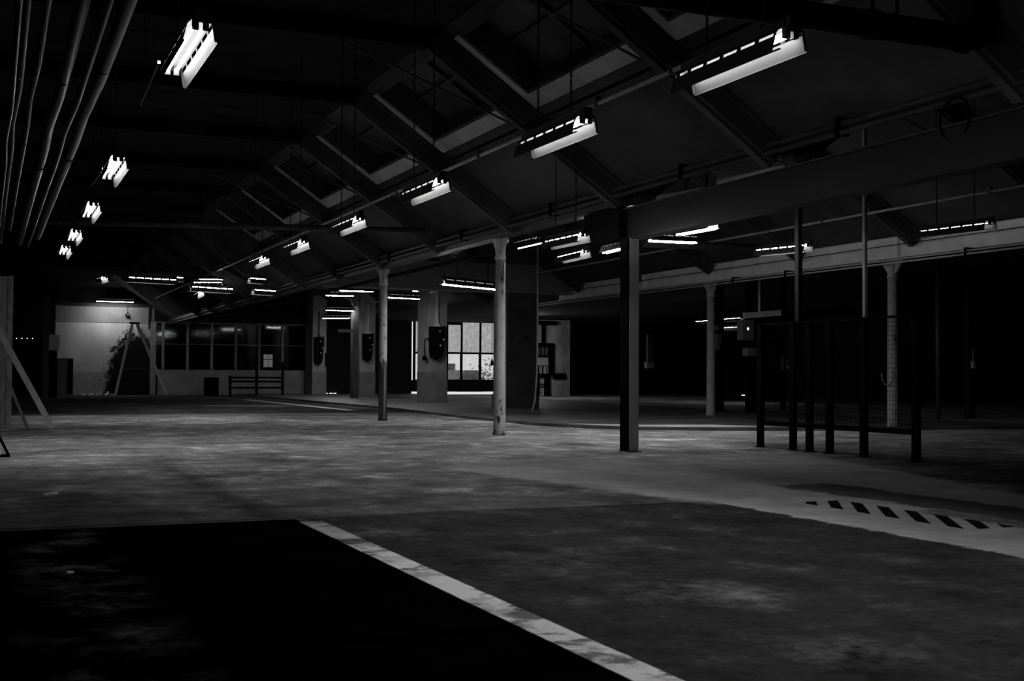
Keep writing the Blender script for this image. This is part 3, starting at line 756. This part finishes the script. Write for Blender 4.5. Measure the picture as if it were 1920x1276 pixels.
# yard outside
struct(MB().box((10, 56.3, -.3), (45, 90, -.02)).build('ground', mat('yard paving', .8, .9, 1, .8)))
tag(MB().box((20, 78, -.02), (40, 80, 7)).build('yard_building', 'outside_pale'), 'pale building across the yard outside the window', 'building')
a = onY(845, 692, 70)
tag(MB().box((a.x - .3, 70, a.z - .5), (a.x + .3, 70.1, a.z + .35)).box((a.x - .05, 70, -.02), (a.x + .05, 70.1, a.z - .5)).build('yard_sign', 'outside_dark'), 'grey board on a post outside the left window light', 'sign')
a = onY(884, 703, 66)
t = thing('parked_car', (a.x, 66, -.02), 'dark parked car outside the middle window light', 'car')
MB().prism([(-.9, 0, .3), (.9, 0, .3), (.88, 0, .8), (.6, 0, .88), (.42, 0, 1.25), (-.42, 0, 1.25), (-.6, 0, .88), (-.88, 0, .8)], (0, 3, 0)).build('body', 'outside_dark', t, bevel=.05)
for x in (-.7, .7): MB().tube([(x - .1, .3, .3), (x + .1, .3, .3)], .3, 14).build('wheel', 'outside_dark', t)
random.seed(5)
a = onY(918, 700, 64); b = MB()
for j in range(220):
    q = Vector((a.x + random.gauss(0, .55), 64 + random.uniform(-.3, .3), max(.1, .9 + random.gauss(0, .4))))
    d1 = Vector((random.uniform(-1, 1), random.uniform(-1, 1), random.uniform(-1, 1))).normalized() * .1; d2 = d1.orthogonal().normalized() * .05
    b.add([q - d1, q - d2, q + d1, q + d2], [(0, 1, 2, 3)])
tag(b.build('shrub', 'outside_dark'), 'loose shrub outside the right window light', 'shrub')
a = onY(911, 600, 55.4); c = onY(912, 681, 55.4)
t = thing('hanging_tassel', (a.x, 54.6, 0), 'dark tassel hanging on a cord before the right window light', 'cord')
a = onY(910.5, 560, 54.6); c = onY(911, 672, 54.6)
MB().tube([(0, 0, 4.9), (0, 0, c.z)], .012, 6).build('cord', 'black_metal', t); MB().tube([(0, 0, c.z), (0, 0, c.z - .1), (.03, 0, c.z - .32)], [.02, .05, .11], 8).build('tassel', 'black_metal', t)
# right-hand wall piece with the electric panel
PY = 51.0
a, c = onY(1008, 598, PY), onY(1074, 742, PY)
pw = mat('blotchy panel wall', .3, .9, .9, .8, stretch=(1.6, 1, .8))
struct(MB().box((a.x - .8, PY + .3, 0), (c.x, PY + .5, a.z)).build('wall_right', pw))
t = thing('electric_panel', (onY(1024, 700, PY).x, PY, 0), 'tall open electric panel standing against the blotchy wall', 'electric panel')
def pp(px, py): v = onY(px, py, PY); return v.x - t.location.x, v.z
x0, z0 = pp(1008, 742); x1, z1 = pp(1041, 643)
MB().box((x0, .1, z0 + .1), (x0 + .04, .28, z1)).box((x1 - .3, .05, z0), (x1 - .22, .28, z1)).box((x0, .05, z1 - .1), (x1, .28, z1)).box((x1 - .22, .1, pp(0, 700)[1]), (x1, .28, z1)).build('frame', 'black_metal', t)
MB().box((x0, .2, pp(0, 702)[1]), (x1 - .22, .25, z1 - .1)).build('back_plate', 'black_metal', t)
a_, b_ = pp(1008, 684.5), pp(1030, 670); MB().box((a_[0], .1, a_[1]), (b_[0], .2, b_[1])).build('cover_plate', 'white', t)
for px in (1012, 1020, 1027):
    q, r = pp(px - 2, 666), pp(px + 2, 651); MB().box((q[0], .1, q[1]), (r[0], .2, r[1])).build('fuse', 'cabinet', t)
    q, r = pp(px + 2, 700), pp(px + 6, 686); MB().box((q[0], .1, q[1]), (r[0], .2, r[1])).build('fuse', 'pv', t)
for z in (704, 720):
    q, r = pp(1008, z + 1), pp(1030, z - 1); MB().box((q[0], .1, q[1]), (r[0], .2, r[1])).build('rail', 'black_metal', t)
for px in (1012, 1024.5):
    q, r = pp(px - 1, 741), pp(px + 1, 704); MB().box((q[0], .1, q[1]), (r[0], .2, r[1])).build('post', 'black_metal', t)
q, r = pp(1020, 643), pp(1026, 606); MB().box((q[0], .15, q[1]), (r[0], .29, r[1])).build('cable_duct', 'black_metal', t)
q = onY(1040, 604, PY); tag(MB().box((q.x - 1.2, PY - .1, q.z - .12), (q.x + .1, PY + .3, q.z + .06)).build('wall_shelf', 'black_metal'), 'dark shelf above the electric panel', 'shelf')
q = onY(1053, 705, PY); tag(MB().tube([(q.x - .3, PY + .25, q.z), (q.x + .3, PY + .25, q.z)], .14, 12).build('wall_basin', 'black_metal'), 'dark rounded basin on the blotchy wall', 'basin')

# ------------------------------------------------------------------ cable from the roof
a = onZ(1003, 773, .06); b = MB()
top = onY(1007, 455, a.y)
b.tube([(a.x - .08, a.y, .07), (a.x, a.y, .35), (a.x + .05, a.y, 1.0), (a.x + .06, a.y, 2.0), (a.x + .05, a.y, ceilz(a.x))], .022, 8)
tag(b.build('hanging_cable', 'frame', None, True), 'long pale cable hanging from roof to floor by the broad dark pillar', 'cable')

# ------------------------------------------------------------------ mesh fence
FX = 9.6
t = thing('mesh_fence', (FX, 10.9, 0), 'low black framed wire mesh fence on the right', 'fence')
py = [onZ(1718, 864, 0).y, onZ(1620, 856, 0).y + .07, onZ(1556, 850, 0).y + .04, 12.9, 13.28, 13.88]
py = [onX(px, 840, FX).y for px in (1718, 1620, 1556, 1518, 1487, 1426)]
P = [y - 10.9 for y in py]
for i, y in enumerate(P):
    MB().box((-.03, y - .045, 0), (.03, y + .045, 1.66)).build('post', 'black_metal', t)
    MB().box((-.05, y - .07, 0), (.05, y + .07, .01)).build('foot_plate', 'black_metal', t)
MB().box((-.02, P[0], .30), (.02, P[-1], .36)).build('bottom_rail', 'black_metal', t)
MB().box((-.02, P[0], 1.63), (.02, P[-1], 1.66)).build('top_rail', 'black_metal', t)
for i, (y0, y1) in enumerate(zip(P, P[1:])):
    b = MB(); n = max(2, round((y1 - y0 - .09) / .05)); s = (y1 - y0 - .09) / n
    for j in range(1, n): b.bar((0, y0 + .045 + j * s, .36), (0, y0 + .045 + j * s, 1.63), .004, .004)
    for j in range(1, 24): b.bar((0, y0 + .045, .36 + j * .0535), (0, y1 - .045, .36 + j * .0535), .004, .004)
    b.build('mesh_panel', 'black_metal', t)
# tall poles rising from the fence
y = onX(1622, 600, FX + .11).y
tag(MB().box((FX + .09, y - .022, 0), (FX + .13, y + .022, 4.3)).build('tall_pole', mat('galvanised pole', .45, .65, 5, .35, .1), None), 'thin metal pole rising from the floor behind the mesh fence', 'pole')
y = onX(1497, 500, FX).y
tag(MB().box((FX - .03, y - .04, 1.66), (FX + .03, y + .04, 4.3)).build('tall_pole', 'girder'), 'short broad pole standing on the left part of the fence', 'pole')
for i, px in enumerate((1491, 1521)):
    a = onX(px, 700, FX + .4)
    tag(MB().bar((a.x, a.y, 0), (a.x, a.y, 1.62), .04, .02).build('fence_stay', 'girder'), ['left', 'right'][i] + ' of two grey upright stays behind the mesh', 'post')

# ------------------------------------------------------------------ side bay details
BY = 25.0
def by(px, py_, Y=BY): return onY(px, py_, Y)
a, c = by(1393, 637), by(1414, 600)
t = thing('control_cabinet', (a.x, BY, a.z), 'grey control cabinet with one lit indicator hung in the side bay', 'control cabinet')
MB().box((0, 0, 0), (c.x - a.x, .25, c.z - a.z)).build('body', 'cabinet', t, bevel=.008)
q = by(1402.5, 616); MB().box((q.x - a.x - .02, -.01, q.z - a.z - .03), (q.x - a.x + .02, 0, q.z - a.z + .03)).build('indicator', 'small_glow', t)
q = by(1396.5, 602); MB().box((q.x - a.x - .02, -.006, q.z - a.z - .02), (q.x - a.x + .02, 0, q.z - a.z + .02)).build('label_tag', 'white', t)
t = thing('hanging_strut', (by(1426, 590).x, BY, 0), 'pale tilted strip hanging on a rod above the control cabinet', 'strut')
a, c = by(1395, 591.5), by(1463, 586); O = t.location
MB().bar(a - O, c - O, .14, .08, side=(0, 1, 0)).build('strip', 'girder_pale', t)
q = by(1426, 585); MB().tube([(0, .05, q.z), (0, .05, 3.5)], .028, 8).build('rod', 'girder_pale', t)
a, c = by(1403, 667), by(1420, 652)
tag(MB().box((a.x, BY, a.z), (c.x, BY + .252, c.z)).build('junction_box', 'cabinet'), 'square grey box below the control cabinet', 'junction box')
q = by(1425, 700); tag(MB().box((q.x - .2, BY + .25, 0), (q.x + .1, BY + .34, 3.5)).build('steel_post', 'black_metal'), 'black post carrying the control cabinet', 'post')
for i, (p0, p1) in enumerate((((1345, 641), (1354, 626)), ((1344, 619), (1349, 611)), ((1344, 655), (1351, 642)))):
    a, c = by(*p0, 27), by(*p1, 27)
    tag(MB().box((a.x, 27, a.z), (c.x, 27.1, c.z)).build('junction_box', 'cabinet'), ['middle', 'top', 'bottom'][i] + ' of three small boxes right of the far round column', 'junction box')
q = by(1344, 640, 27.2); tag(MB().box((q.x - .06, 27.1, 0), (q.x + .16, 27.2, 3.5)).build('steel_post', 'black_metal'), 'black post behind the three small boxes', 'post')
# slit of daylight in a far door
def slit(p0, p1, Y, label):
    a, c = onY(*p0, Y), onY(*p1, Y)
    t = thing('door_window', ((a.x + c.x) / 2, Y, a.z), label, 'window'); h, H = (c.x - a.x) / 2, c.z - a.z
    MB().box((-h, 0, 0), (h, .02, H)).build('pane', emit('daylit slit', 1.0), t)
    MB().box((-h - .03, -.02, -.03), (-h, .03, H + .03)).box((h, -.02, -.03), (h + .03, .03, H + .03)).box((-h, -.02, H * .46), (h, .0, H * .51)).build('frame', 'black_metal', t)
slit((1405.5, 697), (1408.5, 677), 40, 'slim bright slit window below the control cabinet')
a = onY(1396, 741, 40)
slit((1390, 741.5), (1403, 739.5), 40, 'short bright gap of daylight low in the far side bay')
q = onY(1400, 700, 40.2); struct(MB().box((q.x - 1.2, 40.04, 0), (q.x + 1.6, 40.2, 3.45)).build('door_1', 'dark_wall'))
q = onY(1220, 670, 44)
t = thing('wall_cabinet', (q.x, 44, onY(1220, 690, 44).z), 'faint narrow cabinet on the black wall right of the square column', 'cabinet')
MB().box((-.18, 0, 0), (.18, .2, .25)).build('base_box', 'pillar', t); MB().box((-.1, .05, .25), (.12, .2, 1.4)).build('duct', 'pillar_dark', t)
struct(MB().box((16.5, 44.2, 0), (32, 44.35, 3.48)).build('wall_back', 'dark_wall')) if False else None
q = onY(1826, 680, 22); t = thing('wall_switch', (q.x, 22, q.z - .12), 'small pale switch far right in the dark', 'switch')
MB().box((-.04, 0, 0), (.04, .05, .16)).build('plate', 'pv', t); MB().box((-.02, .0, .16), (.02, .04, .42)).build('duct', 'cabinet', t)
tag(MB().box((q.x - .1, 22.06, 0), (q.x + .1, 22.2, 3.5)).build('steel_post', 'dark_wall'), 'black post carrying the pale switch far right', 'post')
q = onY(1759, 700, 21); tag(MB().tube([(q.x, 21, 0), (q.x, 21, 3.5)], .05, 12).build('standpipe', 'iron', None, True), 'dim standpipe right of the mesh fence', 'pipe')
a = onY(1473, 684, 28); t = thing('meter_box', (a.x + .05, 28, a.z - .15), 'dim box of small panels behind the left mesh', 'meter box')
MB().box((-.12, 0, 0), (.14, .12, .4)).build('body', 'dark_metal', t); MB().box((-.03, -.01, .05), (.08, 0, .15)).build('label_tag', 'girder_pale', t); MB().box((-.0, -.01, .22), (.09, 0, .3)).build('label_tag', 'girder_pale', t)
tag(MB().box((a.x - .02, 28.12, 0), (a.x + .1, 28.22, 3.5)).build('steel_post', 'black_metal'), 'black post behind the dim box of small panels', 'post')
# hose loop on the far right column
b = MB(); c0 = Vector((15.18, 17.95, onX(1676, 712, 15.2).z + .1))
b.tube([(c0.x, c0.y + .16 * cos(a), c0.z + .2 * sin(a)) for a in [radians(170 + i * 20) for i in range(11)]], .012, 6)
tag(b.build('cable_loop', 'cabinet'), 'thin cable looping round the column behind the mesh', 'cable')
# curved pipe at right of the far column
a, c = onX(1503, 522, 14.9), onX(1543, 523, 14.9)
tag(MB().tube([(14.9, a.y, a.z), (14.9, (a.y + c.y) / 2, a.z - .02), (14.9, c.y, a.z)], .07, 12).build('pipe_stub', 'pipe_dark', None, True), 'short dark pipe stub under the pale girder behind the pole', 'pipe')

# ------------------------------------------------------------------ small lit details
for j, (p, q) in enumerate((((1232, 374), (1325, 359)), ((1345, 343), (1500, 313)))):
    a, c = onX(*p, 8.35), onX(*q, 8.35)
    t = thing('roof_lit_strip', (8.35, c.y, c.z), ['brighter', 'dimmer'][j] + ' pale board standing for a lit roof strip, glimpsed between the paired pipes and the dark girder', 'board')
    MB().bar((0, a.y - c.y, a.z - c.z), (0, 0, 0), .03, .11, side=(0, 0, 1)).build('board', 'girder_pale', t)  # pale board imitates a lit strip of roof
    MB().bar((0, 0, .05), (0, 0, ceilz(8.35) - c.z + .02), .02, .02).build('hanger', 'black_metal', t)
for j, (p, q) in enumerate((((298, 117), (263, 196)), ((193, 316), (172, 348)))):
    a, c = onZ(*p, 2.75), onZ(*q, 2.75)
    t = thing('lamp_batten', a, ['nearer', 'farther'][j] + ' slim unlit batten hanging left of the left lamp row', 'batten', 'slim battens left of the lamps')
    MB().bar((0, 0, 0), c - a, .012, .012).build('bar', 'iron', t)
    MB().box((-.008, -.01, -.008), (.008, 0, .008)).build('glint_cap', 'small_glow', t)  # glowing cap imitates a glint; the batten itself is unlit
    for f in (.2, .8): MB().tube([(c - a) * f, (c - a) * f + Vector((0, 0, ZT - 2.75))], .003, 5).build('wire', 'black_metal', t)
t = thing('door_window', (onY(619, 738, 55.6).x, 55.6, 0), 'three tiny gaps of light at floor level between two far pillars', 'window')
for px in (611.5, 620.5, 628):
    a = onY(px, 738.5, 55.6); MB().box((a.x - t.location.x - .07, 0, .02), (a.x - t.location.x + .07, .02, .09)).build('pane', 'small_glow', t)
a = onY(50, 634, 52)
t = thing('indicator_strip', (a.x, 52, 0), 'row of four tiny lights in the dark beside the chipboard sheet', 'indicator lights')
for px in (31, 41, 51, 61):
    q = onY(px, 634, 52); MB().box((q.x - a.x - .018, -.02, q.z - .018), (q.x - a.x + .018, 0, q.z + .018)).build('indicator', 'small_glow', t)
MB().box((-.7, 0, 0), (.7, .1, a.z + .1)).build('backing', 'black_metal', t)

# ------------------------------------------------------------------ left edge
t = thing('chipboard_sheet', (.05, 24.0, 0), 'tall chipboard sheet standing at the left edge', 'board')
a = onY(24, 518, 24)
MB().box((-1.2, 0, 0), (.3, .03, a.z)).build('sheet', 'osb', t)
MB().box((.3, -.02, 0), (.385, .07, a.z + .01)).build('stud', 'osb', t)
t = thing('stepladder', (-.53, 22.5, 0), 'near stepladder whose pale legs lean in from the left edge', 'stepladder')
O = Vector((-.53, 22.5, 0))
MB().bar((1.6, .1, 0), (.02, .1, 3.0), .1, .05, side=(0, 1, 0)).build('leg', 'wood', t)
MB().bar((1.2, -.02, 0), (0, -.02, 3.0), .05, .05, side=(0, 1, 0)).build('leg', 'wood_dark', t)
MB().bar((-1.5, .1, 0), (-.04, .1, 3.0), .1, .05, side=(0, 1, 0)).build('leg', 'wood', t)
MB().box((-.12, -.08, 2.97), (.12, .16, 3.05)).build('hinge_cap', 'black_metal', t)
t = thing('trestle', (-.2, 15.0, 0), 'dark steel trestle just entering at the left edge', 'trestle')
MB().bar((.46, 0, 0), (.1, 0, .75), .03, .03, side=(0, 1, 0)).build('leg', 'black_metal', t); MB().bar((-.6, 0, 0), (-.2, 0, .75), .03, .03, side=(0, 1, 0)).build('leg', 'black_metal', t)
MB().box((-.6, -.015, .0), (.46, .015, .03)).build('foot_bar', 'black_metal', t); MB().box((-.6, -.6, .06), (.36, -.02, .1)).build('shelf', 'wood', t); MB().box((-.3, -.03, .74), (.2, .03, .8)).build('top_bar', 'black_metal', t)
# small debris on the floor
a, c = onZ(82, 927, .01), onZ(108, 924, .01)
tag(MB().bar(a, c, .022, .018).build('white_offcut', 'white'), 'small white strip lying on the dark floor at left', 'offcut')
a = onZ(125, 1073, .005)
tag(MB().bar(a, a + Vector((.03, .01, 0)), .02, .008).build('paper_scrap', 'white'), 'tiny pale scrap on the black floor at lower left', 'scrap')
a = onZ(1624, 851, .02)
tag(MB().box((a.x - .015, a.y - .015, 0), (a.x + .015, a.y + .015, .02)).build('bolt_head', 'pv'), 'tiny shiny bolt at the foot of the tall pole', 'bolt')
